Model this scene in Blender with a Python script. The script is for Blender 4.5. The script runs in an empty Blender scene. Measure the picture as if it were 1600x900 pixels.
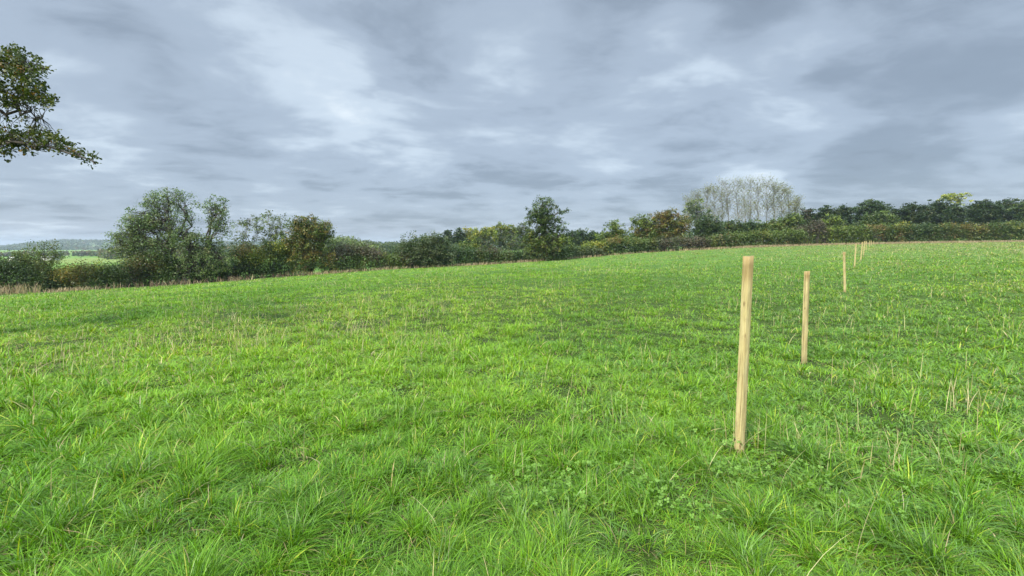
import bpy, math, random
import numpy as np
from mathutils import Vector, Matrix

R = math.radians
rng = np.random.default_rng(11)
random.seed(11)
SC = bpy.context.scene
COL = SC.collection

# ------------------------------------------------------------------ camera
EYE = 1.6
FPX = 700.0                      # focal length in pixels of the 1600 px wide photograph
PITCH = math.atan(65.0 / FPX)    # horizon lies 65 px above the centre
cam_d = bpy.data.cameras.new('camera')
cam_d.sensor_width = 36.0
cam_d.lens = FPX / 1600.0 * 36.0
cam_d.clip_start = 0.05
cam_d.clip_end = 20000.0
cam = bpy.data.objects.new('camera', cam_d)
COL.objects.link(cam)
cam.location = (0, 0, EYE)
cam.rotation_euler = (math.pi / 2 - PITCH, 0, 0)
SC.camera = cam

# ------------------------------------------------------------------ exposure
SC.view_settings.view_transform = 'Standard'
SC.view_settings.look = 'None'
SC.view_settings.exposure = 2.35
SC.view_settings.gamma = 1.0
SC.view_settings.use_curve_mapping = False
SC.cycles.use_denoising = True
SC.cycles.max_bounces = 6
SC.cycles.diffuse_bounces = 3
SC.cycles.transmission_bounces = 3
SC.cycles.volume_bounces = 0

# ------------------------------------------------------------------ sun and sky
SUN_EL, SUN_AZ = 44.0, 215.0     # azimuth clockwise from +Y: behind the camera, a little to the left
sd = bpy.data.lights.new('sun', 'SUN')
sd.energy = 1.5
sd.angle = R(10)
sd.color = (1.0, 0.93, 0.80)
sun = bpy.data.objects.new('sun', sd)
COL.objects.link(sun)
s_dir = Vector((math.sin(R(SUN_AZ)) * math.cos(R(SUN_EL)), math.cos(R(SUN_AZ)) * math.cos(R(SUN_EL)), math.sin(R(SUN_EL))))
sun.rotation_euler = s_dir.to_track_quat('Z', 'Y').to_euler()
sun.location = (0, 0, 60)


def pix_dir(px, py):
    u = (px - 800) / FPX
    v = (450 - py) / FPX
    return Vector((u, math.cos(PITCH) + v * math.sin(PITCH), -math.sin(PITCH) + v * math.cos(PITCH))).normalized()


class NT:
    """small helper to write node graphs"""
    def __init__(self, tree):
        self.t = tree
        tree.nodes.clear()

    def n(self, kind, **kw):
        nd = self.t.nodes.new(kind)
        for k, v in kw.items():
            setattr(nd, k, v)
        return nd

    def l(self, a, b):
        self.t.links.new(a, b)

    def put(self, sock, v):
        if hasattr(v, 'is_output') or hasattr(v, 'links'):
            self.l(v, sock)
        else:
            sock.default_value = v

    def m(self, op, a, b=None, c=None, clamp=False):
        nd = self.n('ShaderNodeMath', operation=op, use_clamp=clamp)
        self.put(nd.inputs[0], a)
        if b is not None:
            self.put(nd.inputs[1], b)
        if c is not None:
            self.put(nd.inputs[2], c)
        return nd.outputs[0]

    def vm(self, op, a, b=None):
        nd = self.n('ShaderNodeVectorMath', operation=op)
        self.put(nd.inputs[0], a)
        if b is not None:
            self.put(nd.inputs[1], b)
        return nd.outputs['Value'] if op in ('DOT_PRODUCT', 'LENGTH') else nd.outputs[0]

    def noise(self, vec, scale, detail=6, rough=0.55, dist=0.0):
        nd = self.n('ShaderNodeTexNoise')
        self.l(vec, nd.inputs['Vector'])
        nd.inputs['Scale'].default_value = scale
        nd.inputs['Detail'].default_value = detail
        nd.inputs['Roughness'].default_value = rough
        nd.inputs['Distortion'].default_value = dist
        return nd.outputs['Fac']

    def ramp(self, fac, stops, interp='LINEAR'):
        nd = self.n('ShaderNodeValToRGB')
        cr = nd.color_ramp
        cr.interpolation = interp
        while len(cr.elements) < len(stops):
            cr.elements.new(0.5)
        for e, (p, c) in zip(cr.elements, stops):
            e.position = p
            e.color = (*c, 1.0)
        self.put(nd.inputs[0], fac)
        return nd.outputs[0]

    def mix(self, fac, a, b, blend='MIX'):
        nd = self.n('ShaderNodeMix', data_type='RGBA', blend_type=blend)
        self.put(nd.inputs[0], fac)
        for s, v in ((nd.inputs[6], a), (nd.inputs[7], b)):
            if isinstance(v, tuple):
                s.default_value = (*v, 1.0)
            else:
                self.l(v, s)
        return nd.outputs[2]


world = bpy.data.worlds.new('World')
SC.world = world
world.use_nodes = True
w = NT(world.node_tree)
sky = w.n('ShaderNodeTexSky', sky_type='NISHITA', sun_disc=False)
sky.sun_elevation = R(SUN_EL)
sky.sun_rotation = R(SUN_AZ)
tc = w.n('ShaderNodeTexCoord')
dirn = w.vm('NORMALIZE', tc.outputs['Generated'])
sx = w.n('ShaderNodeSeparateXYZ')
w.l(dirn, sx.inputs[0])
zc = w.m('ADD', w.m('MAXIMUM', sx.outputs[2], 0.0), 0.13)
cx = w.n('ShaderNodeCombineXYZ')
w.l(w.m('DIVIDE', sx.outputs[0], zc), cx.inputs[0])
w.l(w.m('DIVIDE', sx.outputs[1], zc), cx.inputs[1])
cloud_p = cx.outputs[0]                      # the cloud deck seen in perspective
rot = w.n('ShaderNodeMapping')
rot.inputs['Rotation'].default_value = (0, 0, R(-24))
rot.inputs['Scale'].default_value = (1.0, 1.25, 1.0)
rot.inputs['Location'].default_value = (3.1, 1.7, 0.4)
w.l(cloud_p, rot.inputs['Vector'])
warp = w.n('ShaderNodeTexNoise')
warp.inputs['Scale'].default_value = 0.9
warp.inputs['Detail'].default_value = 3
w.l(rot.outputs[0], warp.inputs['Vector'])
wv = w.n('ShaderNodeVectorMath', operation='MULTIPLY_ADD')
w.l(warp.outputs['Color'], wv.inputs[0])
wv.inputs[1].default_value = (0.55, 0.55, 0.55)
w.l(rot.outputs[0], wv.inputs[2])
n_big = w.noise(wv.outputs[0], 0.62, 4, 0.5)
n_mid = w.noise(wv.outputs[0], 1.9, 9, 0.56, 0.1)
n_fine = w.noise(wv.outputs[0], 5.0, 8, 0.62, 0.1)
dens = w.m('ADD', w.m('MULTIPLY', n_big, 0.40), w.m('ADD', w.m('MULTIPLY', n_mid, 0.48), w.m('MULTIPLY', n_fine, 0.12)))
dens = w.m('ADD', w.m('MULTIPLY', w.m('SUBTRACT', dens, 0.5), 1.65), 0.465)
# thinner and thicker places of the deck: (pixel towards which they lie, sharpness, amount)
for (px, py, sharp, amt) in ((560, 160, 150, .34), (345, 75, 400, .12), (1030, 85, 180, .30), (900, 130, 60, .12), (1150, 150, 160, .14), (1250, 60, 260, .10), (60, 60, 120, .08), (760, 120, 200, .14),
                             (470, 15, 200, .12), (190, 200, 260, .16), (1140, 288, 1200, .26), (1200, 290, 1200, .26), (1580, 205, 700, .14), (440, 215, 700, .18), (640, 265, 500, .08), (1300, 215, 500, .10),
                             (960, 15, 160, -.24), (1170, 0, 220, -.26), (1480, 130, 70, -.16), (230, 145, 150, -.20), (1050, 205, 150, -.14), (420, 185, 600, -.14),
                             (120, 20, 160, -.10), (660, 90, 300, -.12), (700, 330, 60, -.06), (820, 250, 200, -.08), (560, 60, 200, -.10), (1330, 250, 300, -.08)):
    d0 = pix_dir(px, py)
    lobe = w.m('POWER', w.m('MAXIMUM', w.vm('DOT_PRODUCT', dirn, tuple(d0)), 0.0), float(sharp))
    lobe = w.m('MULTIPLY', lobe, w.m('MULTIPLY_ADD', n_mid, 1.2, 0.4))
    dens = w.m('MULTIPLY_ADD', lobe, amt, dens)
cloud = w.ramp(dens, [(0.0, (.35, .43, .54)), (0.26, (.54, .67, .84)), (0.50, (.81, .98, 1.20)), (0.74, (1.19, 1.40, 1.62)), (1.0, (1.66, 1.84, 1.97))], 'EASE')
# an overcast sky is several times brighter overhead than near the horizon
zen = w.m('MULTIPLY_ADD', w.m('MULTIPLY', w.m('SUBTRACT', sx.outputs[2], 0.48, clamp=True), 3.0, clamp=True), 4.2, 1.0)
cl2 = w.vm('SCALE', cloud)
cl2.node.inputs['Scale'].default_value = 1.0
w.l(zen, cl2.node.inputs['Scale'])
col = w.mix(0.03, cl2, sky.outputs[0])
bg = w.n('ShaderNodeBackground')
bg.inputs['Strength'].default_value = 0.1
w.l(col, bg.inputs['Color'])
out = w.n('ShaderNodeOutputWorld')
w.l(bg.outputs[0], out.inputs['Surface'])


# ------------------------------------------------------------------ helpers
def at(px, py, Y):
    """the point at depth Y that the photograph shows at pixel (px, py)"""
    d = pix_dir(px, py)
    k = Y / d.y
    return Vector((d.x * k, Y, EYE + d.z * k))


def px_of(x, y):
    """approximate photo column of a ground point"""
    return 800 + FPX * x / np.maximum(y, 0.01)


_perm = rng.permutation(4096)


def _hash(ix, iy):
    return _perm[(_perm[ix & 4095] + iy) & 4095] / 4095.0


def vnoise(x, y, s, seed=0):
    x = np.asarray(x, float) * s + seed * 17.3 + 1000
    y = np.asarray(y, float) * s + seed * 9.1 + 1000
    ix = np.floor(x).astype(int); iy = np.floor(y).astype(int)
    fx = x - ix; fy = y - iy
    fx = fx * fx * (3 - 2 * fx); fy = fy * fy * (3 - 2 * fy)
    a = _hash(ix, iy); b = _hash(ix + 1, iy); c = _hash(ix, iy + 1); d = _hash(ix + 1, iy + 1)
    return a + (b - a) * fx + (c - a) * fy + (a - b - c + d) * fx * fy


def fbm(x, y, s, seed=0, oct=3):
    t = 0; amp = 1; tot = 0
    for k in range(oct):
        t = t + amp * vnoise(x, y, s * 2 ** k, seed + k * 5); tot += amp; amp *= .5
    return t / tot


# ground heights: points read off the place (far edge of the field, posts, valley)
EDGE = [(-500, 478, 30), (-200, 470, 35), (0, 461, 40), (100, 456, 41), (200, 451, 43), (300, 444, 45), (400, 437, 49), (500, 429, 53), (600, 422, 57), (700, 417, 61),
        (800, 411, 65), (850, 408, 66), (900, 404, 70), (1000, 396, 75), (1100, 390, 79), (1200, 385.5, 82), (1300, 383, 85), (1400, 381, 86), (1500, 379.5, 86), (1600, 378, 86), (1900, 374, 84)]
E_px = np.array([e[0] for e in EDGE], float); E_Y = np.array([e[2] for e in EDGE], float)
POSTS = [(1153, 722, 1170, 400, 3.5), (1256.5, 569, 1261, 424, 7.55), (1320, 458, 1319, 394, 17.3), (1335, 417, 1337.4, 381, 29.5), (1344.6, 408, 1347.8, 378, 36),
         (1349, 399.5, 1351.2, 376.5, 46), (1353, 395, 1353.8, 376.8, 58), (1358, 391, 1359, 376, 70), (1361, 389.5, 1361.4, 376, 77), (1365, 388, 1365.2, 377, 84)]
CP = [at(*e) for e in EDGE]
CP += [at(b[0], b[1], b[4]) for b in POSTS[:6]]
CP += [Vector(p) for p in ((0, 0, 0), (0, 2.2, 0.0), (-3, 3, -.10), (3, 2.5, .02), (0, -60, .2), (70, -40, 2.2), (-70, -40, -3), (-14, 10, -.75), (0, 30, -.30))]
CP += [at(*p) for p in ((100, 420, 90), (400, 415, 110), (700, 404, 130), (830, 400, 170), (1000, 388, 150), (1150, 380, 150), (1400, 372, 125), (1600, 370, 125), (1900, 368, 120),
                        (60, 413, 240), (300, 411, 260), (600, 398.5, 210), (100, 404, 430), (400, 396, 480), (600, 392, 500), (900, 388, 500), (1300, 384, 500), (1600, 383, 500), (-300, 400, 500),
                        (-200, 391, 1200), (200, 391, 1200), (600, 389, 1300), (1000, 386.5, 1500), (1500, 386, 1500))]
CP += [Vector(p) for p in ((-5000, 5000, -16), (0, 6000, -14), (5000, 5000, -10), (-5000, -3000, -15), (5000, -3000, -5), (0, -3000, -8))]
CPa = np.array([tuple(p) for p in CP])
C2 = 5.0 ** 2


def _phi(P, Q):
    return np.sqrt(((P[:, None, :] - Q[None, :, :]) ** 2).sum(-1) + C2)


_n = len(CPa)
_A = np.zeros((_n + 3, _n + 3))
_A[:_n, :_n] = _phi(CPa[:, :2], CPa[:, :2]) + np.eye(_n) * -0.4
_A[:_n, _n] = 1; _A[:_n, _n + 1:] = CPa[:, :2]; _A[_n, :_n] = 1; _A[_n + 1:, :_n] = CPa[:, :2].T
_W = np.linalg.solve(_A, np.concatenate([CPa[:, 2], np.zeros(3)]))


def H(x, y):
    x = np.atleast_1d(np.asarray(x, float)); y = np.atleast_1d(np.asarray(y, float))
    o = np.empty(len(x))
    for i in range(0, len(x), 20000):
        P = np.stack([x[i:i + 20000], y[i:i + 20000]], 1)
        o[i:i + 20000] = _phi(P, CPa[:, :2]) @ _W[:_n] + _W[_n] + P @ _W[_n + 1:]
    r = np.hypot(x, y)
    o += (fbm(x, y, 1.5, 3) - .5) * 0.17 * np.clip(1.4 - r / 60, 0, 1) + (fbm(x, y, 0.12, 7) - .5) * 0.16 * np.clip(r / 6, 0.3, 1)
    return o


def edge_Y(x, y):
    return np.interp(px_of(x, y), E_px, E_Y)


def mesh_np(name, verts, faces_groups, mat, parent=None, cols=None, loc=None, smooth=False):
    """verts (n,3); faces_groups: list of int arrays (m,k)"""
    me = bpy.data.meshes.new(name)
    verts = np.asarray(verts, np.float32)
    if loc is not None:
        verts = verts - np.asarray(loc, np.float32)
    me.vertices.add(len(verts))
    me.vertices.foreach_set('co', verts.ravel())
    faces_groups = [np.asarray(f, np.int32) for f in faces_groups if len(f)]
    nl = sum(f.size for f in faces_groups); nf = sum(len(f) for f in faces_groups)
    me.loops.add(nl)
    me.loops.foreach_set('vertex_index', np.concatenate([f.ravel() for f in faces_groups]).astype(np.int32))
    me.polygons.add(nf)
    tot = np.concatenate([np.full(len(f), f.shape[1], np.int32) for f in faces_groups])
    st = np.concatenate([[0], np.cumsum(tot)[:-1]]).astype(np.int32)
    me.polygons.foreach_set('loop_start', st)
    if smooth:
        me.polygons.foreach_set('use_smooth', np.ones(nf, bool))
    me.update(calc_edges=True)
    if cols is not None:
        a = me.color_attributes.new('Col', 'FLOAT_COLOR', 'POINT')
        c4 = np.ones((len(verts), 4), np.float32); c4[:, :3] = cols
        a.data.foreach_set('color', c4.ravel())
    me.materials.append(mat)
    o = bpy.data.objects.new(name, me)
    COL.objects.link(o)
    if parent is not None:
        o.parent = parent
    elif loc is not None:
        o.location = loc
    return o


def empty(name, loc, label, cat, group=None):
    o = bpy.data.objects.new(name, None)
    COL.objects.link(o)
    o.location = loc
    o.empty_display_size = 0.3
    o['label'] = label; o['category'] = cat
    if group:
        o['group'] = group
    return o


# ------------------------------------------------------------------ materials
def leaf_material(name, transl=0.32, rough=0.5, spec=0.35):
    m = bpy.data.materials.new(name); m.use_nodes = True
    t = NT(m.node_tree)
    at_ = t.n('ShaderNodeAttribute', attribute_name='Col')
    p = t.n('ShaderNodeBsdfPrincipled')
    t.l(at_.outputs['Color'], p.inputs['Base Color'])
    p.inputs['Roughness'].default_value = rough
    p.inputs['Specular IOR Level'].default_value = spec
    tr = t.n('ShaderNodeBsdfTranslucent')
    hs = t.n('ShaderNodeHueSaturation')
    hs.inputs['Saturation'].default_value = 1.1; hs.inputs['Value'].default_value = 1.15
    t.l(at_.outputs['Color'], hs.inputs['Color'])
    t.l(hs.outputs[0], tr.inputs['Color'])
    mx = t.n('ShaderNodeMixShader')
    mx.inputs[0].default_value = transl
    t.l(p.outputs[0], mx.inputs[1]); t.l(tr.outputs[0], mx.inputs[2])
    o = t.n('ShaderNodeOutputMaterial')
    t.l(mx.outputs[0], o.inputs['Surface'])
    return m


def bark_material(name, c1, c2, scale=6):
    m = bpy.data.materials.new(name); m.use_nodes = True
    t = NT(m.node_tree)
    g = t.n('ShaderNodeNewGeometry')
    mp = t.n('ShaderNodeMapping'); mp.inputs['Scale'].default_value = (1, 1, .25)
    t.l(g.outputs['Position'], mp.inputs[0])
    f = t.noise(mp.outputs[0], scale, 6, .6)
    c = t.ramp(f, [(.3, c1), (.7, c2)])
    p = t.n('ShaderNodeBsdfPrincipled')
    t.l(c, p.inputs['Base Color']); p.inputs['Roughness'].default_value = .85
    b = t.n('ShaderNodeBump'); b.inputs['Strength'].default_value = .6; b.inputs['Distance'].default_value = .02
    t.l(f, b.inputs['Height']); t.l(b.outputs[0], p.inputs['Normal'])
    o = t.n('ShaderNodeOutputMaterial'); t.l(p.outputs[0], o.inputs['Surface'])
    return m


M_LEAF = leaf_material('tree_leaf')
M_GRASS = leaf_material('grass_blade', .36, .42, .32)
M_DRY = leaf_material('dry_stalk', .25, .7, .2)
M_BARK = bark_material('bark', (.022, .019, .015), (.065, .055, .043))
M_PALEBARK = bark_material('pale_bark', (.11, .098, .08), (.22, .20, .16))


def ground_material():
    m = bpy.data.materials.new('ground'); m.use_nodes = True
    t = NT(m.node_tree)
    g = t.n('ShaderNodeNewGeometry')
    pos = g.outputs['Position']
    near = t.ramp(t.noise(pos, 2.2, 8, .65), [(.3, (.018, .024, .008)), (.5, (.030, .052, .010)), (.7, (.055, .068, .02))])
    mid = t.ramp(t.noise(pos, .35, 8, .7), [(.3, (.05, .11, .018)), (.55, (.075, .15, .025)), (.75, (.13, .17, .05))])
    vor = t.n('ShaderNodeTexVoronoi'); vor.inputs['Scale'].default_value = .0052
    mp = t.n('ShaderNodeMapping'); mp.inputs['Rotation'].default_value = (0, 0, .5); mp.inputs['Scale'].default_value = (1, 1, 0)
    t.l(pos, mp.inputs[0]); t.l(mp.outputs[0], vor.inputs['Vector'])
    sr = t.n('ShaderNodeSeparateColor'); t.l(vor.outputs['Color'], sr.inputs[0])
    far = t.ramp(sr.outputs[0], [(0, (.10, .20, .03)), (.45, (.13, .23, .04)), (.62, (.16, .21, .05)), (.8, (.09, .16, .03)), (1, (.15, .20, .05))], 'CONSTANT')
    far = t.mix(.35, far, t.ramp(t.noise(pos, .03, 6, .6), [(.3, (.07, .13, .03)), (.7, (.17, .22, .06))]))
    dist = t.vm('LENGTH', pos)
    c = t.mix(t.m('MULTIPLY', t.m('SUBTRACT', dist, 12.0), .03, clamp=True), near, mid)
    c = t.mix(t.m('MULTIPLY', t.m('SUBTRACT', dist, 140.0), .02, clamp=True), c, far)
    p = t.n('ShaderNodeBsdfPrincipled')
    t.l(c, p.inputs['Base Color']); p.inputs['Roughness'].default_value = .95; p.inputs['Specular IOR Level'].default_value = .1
    o = t.n('ShaderNodeOutputMaterial'); t.l(p.outputs[0], o.inputs['Surface'])
    return m


# ------------------------------------------------------------------ ground: one sheet to the horizon
def build_ground():
    na = 360
    rr = np.concatenate([[0.25], np.geomspace(0.5, 9000, 210)])
    th = np.linspace(0, 2 * np.pi, na, endpoint=False)
    X = (rr[:, None] * np.sin(th)[None]).ravel(); Yy = (rr[:, None] * np.cos(th)[None]).ravel()
    V = np.stack([X, Yy, H(X, Yy)], 1)
    V = np.vstack([V, [[0, 0, H(0, 0)[0]]]])
    i = np.arange(len(rr) - 1)[:, None] * na; j = np.arange(na)[None]; j2 = (j + 1) % na
    q = np.stack([i + j, i + na + j, i + na + j2, i + j2], -1).reshape(-1, 4)[:, ::-1]
    c = len(V) - 1
    tr = np.stack([np.arange(na), (np.arange(na) + 1) % na, np.full(na, c)], 1)[:, ::-1]
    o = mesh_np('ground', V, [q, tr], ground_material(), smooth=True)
    o['kind'] = 'structure'; o['label'] = 'green sloping meadow ground running out to the far fields'


build_ground()


# ------------------------------------------------------------------ leaves and branches
def leaf_quads(C, size, cols, aspect=.62, up=0.25):
    n = len(C)
    nrm = rng.normal(size=(n, 3)); nrm[:, 2] = np.abs(nrm[:, 2]) + up
    nrm /= np.linalg.norm(nrm, axis=1)[:, None]
    a = rng.normal(size=(n, 3)); a -= (a * nrm).sum(1)[:, None] * nrm
    a /= np.linalg.norm(a, axis=1)[:, None]
    b = np.cross(nrm, a)
    s = (size * rng.uniform(.65, 1.35, n))[:, None] * .5
    fold = nrm * s * .25
    V = np.stack([C + a * s, C + b * s * aspect + fold, C - a * s, C - b * s * aspect + fold], 1).reshape(-1, 3)
    F = np.arange(4 * n).reshape(-1, 4)
    return V, F, np.repeat(cols, 4, 0)


class Tubes:
    def __init__(self):
        self.V = []; self.F = []; self.n = 0

    def add(self, pts, r0, r1, sides=5):
        pts = np.asarray(pts, float); k = len(pts)
        d = np.gradient(pts, axis=0); d /= np.linalg.norm(d, axis=1)[:, None] + 1e-9
        ref = np.where(np.abs(d[:, 2:3]) > .9, [[1., 0, 0]], [[0, 0, 1.]])
        u = np.cross(d, ref); u /= np.linalg.norm(u, axis=1)[:, None] + 1e-9
        v = np.cross(d, u)
        r = np.linspace(r0, r1, k)
        th = np.linspace(0, 2 * np.pi, sides, endpoint=False)
        ring = pts[:, None] + r[:, None, None] * (np.cos(th)[None, :, None] * u[:, None] + np.sin(th)[None, :, None] * v[:, None])
        self.V.append(ring.reshape(-1, 3))
        i = np.arange(k - 1)[:, None] * sides; j = np.arange(sides)[None]; j2 = (j + 1) % sides
        self.F.append(np.stack([i + j, i + j2, i + sides + j2, i + sides + j], -1).reshape(-1, 4) + self.n)
        self.n += k * sides

    def build(self, name, mat, parent, loc):
        return mesh_np(name, np.vstack(self.V), [np.vstack(self.F)], mat, parent, None, loc, smooth=True)


def wiggle(a, b, k, amp, lift=0.0):
    a = np.asarray(a, float); b = np.asarray(b, float)
    t = np.linspace(0, 1, k)[:, None]
    L = np.linalg.norm(b - a)
    p = a + (b - a) * t
    p[1:-1] += rng.normal(size=(k - 2, 3)) * amp * L
    p[:, 2] += lift * L * np.sin(np.pi * t[:, 0]) * 1.0
    return p


def pick(pal, n):
    pal = list(pal)
    wts = np.array([q[1] for q in pal], float); wts /= wts.sum()
    c = np.array([q[0] for q in pal], float) * np.array([1.32, 1.40, 1.00])
    return c[rng.choice(len(pal), n, p=wts)]


# leaf colours
ASH = [((.088, .120, .058), 5), ((.068, .102, .046), 4), ((.112, .142, .062), 2), ((.13, .14, .075), 1)]
DARK = [((.030, .052, .020), 5), ((.042, .066, .024), 3), ((.060, .075, .028), 1)]
HEDGE = [((.040, .062, .024), 5), ((.055, .078, .028), 4), ((.085, .085, .035), 2), ((.10, .07, .035), 1)]
YEL = [((.155, .175, .035), 4), ((.11, .14, .032), 4), ((.20, .18, .04), 2)]
AUT = [((.105, .078, .032), 4), ((.13, .105, .032), 4), ((.072, .082, .028), 4), ((.14, .082, .03), 1)]
OLIVE = [((.072, .098, .028), 5), ((.056, .082, .025), 4), ((.11, .115, .032), 2)]
PINE = [((.018, .034, .013), 5), ((.027, .044, .016), 4), ((.042, .054, .018), 1)]
BROWN = [((.058, .047, .038), 5), ((.072, .058, .042), 3), ((.050, .057, .032), 4)]
GREY = [((.068, .085, .050), 5), ((.055, .070, .040), 4), ((.09, .10, .06), 2)]
OAKL = [((.030, .044, .011), 6), ((.045, .058, .014), 5), ((.075, .075, .017), 2), ((.12, .07, .018), .5)]
ORANGE = [((.155, .11, .028), 3), ((.12, .112, .03), 4), ((.08, .09, .03), 3)]


def grow(name, label, cat, Y, blobs, pal, trunk_px, base_py=None, trunk_r=.22, cover=2.0, fork=.35, leaf=None, clump=.55, stems=None, mat=None,
         group=None, flat=.8, twig=1.0, dthick=.75, crown='crown', up=.25, lean=0.0, sprig=True):
    """a tree or shrub: trunk with limbs and twigs, and a crown of leaf clumps. blobs are (px, py, rx, ry[, cover factor[, palette[, depth offset]]])"""
    k = Y / FPX
    bx = (trunk_px - 800) * k
    bz = H(bx, Y)[0]
    base = np.array([bx, Y, bz - .05])
    root = empty(name, base, label, cat, group)
    s = leaf or max(.11, 1.45 * Y / 448)
    T = Tubes()
    CC = []; RR = []; PP = []
    B = []
    for b in blobs:
        b = list(b) + [1.0, None, 0.0][len(b) - 4:]
        c = np.array(at(b[0], b[1], Y + b[6])); B.append((c, b[2] * k, b[3] * k, b[4], b[5] or pal))
    top = max(c[2] + rz for c, _, rz, _, _ in B)
    hgt = top - bz
    stems = stems or [(0, 0, 0)]
    forks = []
    for (dx, tx, th) in stems:
        f = np.array([bx + (dx + tx) * k, Y + rng.normal() * .2, bz + hgt * (fork + th)])
        b0 = base + np.array([dx * k, rng.normal() * .15, 0])
        T.add(wiggle(b0, f, 6, .03), trunk_r, trunk_r * .6, 8)
        forks.append(f)
    for c, rx, rz, cv, pl in B:
        f = forks[int(np.argmin([np.linalg.norm((c - q)[:2]) for q in forks]))]
        tip = c + np.array([0, 0, rz * .35])
        limb = wiggle(f, tip, 7, .05, .05)
        T.add(limb, trunk_r * .5, trunk_r * .10, 6)
        ry = dthick * .5 * (rx + rz)
        area = math.pi * rx * rz
        nleaf = cover * cv * area / (s * s * .155)
        per = 26
        nc = max(3, int(nleaf / per))
        d = rng.normal(size=(nc, 3)); d /= np.linalg.norm(d, axis=1)[:, None]
        rad = rng.uniform(0, 1, nc) ** .42
        bump = .78 + .5 * rng.uniform(0, 1, nc) ** 2
        cc = c + d * (rad * bump)[:, None] * np.array([rx, ry, rz])
        if sprig:                      # uneven outline: some clumps ride out beyond the crown
            o_ = rng.uniform(0, 1, nc) < .10
            cc[o_] += d[o_] * np.array([rx, ry, rz]) * rng.uniform(.05, .28, (o_.sum(), 1))
        cc[:, 2] = np.maximum(cc[:, 2], H(cc[:, 0], cc[:, 1]) + .25)
        CC.append(cc); RR.append(np.full(nc, clump) * rng.uniform(.6, 1.3, nc)); PP.append(pick(pl, nc))
        if twig > 0:
            for q in cc[: int(min(nc, 90) * twig)]:
                a = limb[rng.integers(3, 7)]
                T.add(wiggle(a, q, 5, .06, .06), trunk_r * .13, trunk_r * .035, 4)
    T.build('trunk', mat or M_BARK, root, base)
    C = np.vstack(CC); rr_ = np.concatenate(RR); P = np.vstack(PP)
    per = 26
    off = rng.normal(size=(len(C), per, 3)) * .55 * np.array([1, 1, flat])
    L = (C[:, None] + off * rr_[:, None, None]).reshape(-1, 3)
    P = P * rng.uniform(.70, 1.40, (len(P), 1))
    cols = np.repeat(P, per, 0) * rng.uniform(.86, 1.16, (len(L), 1)) * rng.uniform(.93, 1.07, (len(L), 3))
    V, F, K = leaf_quads(L, s, cols, up=up)
    mesh_np(crown, V, [F], M_LEAF, root, K, base)
    return root


def hedge(name, label, cat, prof, pal, width=2.2, cover=3.0, leaf=None, group=None, bare=0.0, back=.8, rag=.25, patches=()):
    """a run of hedge: prof is a list of (px, top py, depth); it stands on the ground with the leaves through its whole volume"""
    prof = sorted(prof)
    pxs = np.array([p[0] for p in prof], float); tops = np.array([p[1] for p in prof], float); Ys = np.array([p[2] for p in prof], float)
    A = [np.array(at(p[0], p[1], p[2])) for p in prof]
    mid = A[len(A) // 2]
    base = np.array([mid[0], mid[1], H(mid[0], mid[1])[0]])
    root = empty(name, base, label, cat, group)
    Ym = Ys.mean()
    s = leaf or max(.12, 1.45 * Ym / 448)
    Ll = sum(np.linalg.norm((A[i + 1] - A[i])[:2]) for i in range(len(A) - 1))
    hm = np.mean([a[2] - H(a[0], a[1])[0] for a in A])
    nleaf = cover * Ll * (hm + width * .4) / (s * s * .19)
    per = 20
    nc = max(8, int(nleaf / per))
    u = rng.uniform(pxs[0], pxs[-1], nc)
    Y0 = np.interp(u, pxs, Ys); tp = np.interp(u, pxs, tops)
    w_ = rng.uniform(-1, 1, nc)
    d = np.array([tuple(pix_dir(a, b)) for a, b in zip(u, tp)])
    x = d[:, 0] / d[:, 1] * Y0; zt = EYE + d[:, 2] / d[:, 1] * Y0
    y = Y0 + back * width * .5 + w_ * width * .5
    zg = H(x, y)
    hh = (zt - zg) * (1 - rag + rag * 1.6 * fbm(x, y, .8, 21)) * (1 - .12 * np.abs(w_) ** 3)
    t = 1 - rng.uniform(0, 1, nc) ** 1.5
    C = np.stack([x, y, zg + .12 + np.maximum(hh - .15, .2) * t], 1)
    # clumps of one shrub share a colour more or less
    pc = np.array([q[0] for q in pal]) * np.array([1.32, 1.40, 1.00]); wt = np.cumsum([q[1] for q in pal]); wt = wt / wt[-1]
    sel = np.clip((fbm(x, y, .55, 31, 2) - .5) * 1.7 + .5 + rng.normal(size=nc) * .22, 0, .999)
    P = pc[np.minimum(np.searchsorted(wt, sel), len(pc) - 1)]
    for (ppx, ppy, rx, ry, pl) in patches:
        py_ = 385 - (C[:, 2] - EYE) / C[:, 1] * FPX
        inn = ((u - ppx) / rx) ** 2 + ((py_ - ppy) / ry) ** 2 < rng.uniform(.3, 1.2, nc)
        P[inn] = pick(pl, inn.sum())
    off = rng.normal(size=(nc, per, 3)) * .30
    L = (C[:, None] + off).reshape(-1, 3)
    L[:, 2] = np.maximum(L[:, 2], H(L[:, 0], L[:, 1]) + .03)
    P = P * rng.uniform(.70, 1.40, (len(P), 1))
    cols = np.repeat(P, per, 0) * rng.uniform(.86, 1.16, (len(L), 1)) * rng.uniform(.93, 1.07, (len(L), 3))
    V, F, K = leaf_quads(L, s, cols)
    mesh_np('foliage', V, [F], M_LEAF, root, K, base)
    T = Tubes()
    for i in range(int(Ll * 2.2) + 4 + int(bare * Ll * 14)):
        j = rng.integers(0, nc)
        b0 = np.array([x[j], y[j], zg[j] - .05])
        tip = b0 + np.array([rng.normal() * .35, rng.normal() * .3, hh[j] * rng.uniform(.7, 1.05 + .25 * rng.uniform() ** 2 + .12 * bare)])
        T.add(wiggle(b0, tip, 5, .04), .035, .009, 4)
    so = T.build('stems', M_BARK, root, base)
    so['kind'] = 'stuff'
    return root


# ------------------------------------------------------------------ hedges along the far edge of the field
def eY(px, d=1.0):
    return float(np.interp(px, E_px, E_Y)) + d


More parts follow.
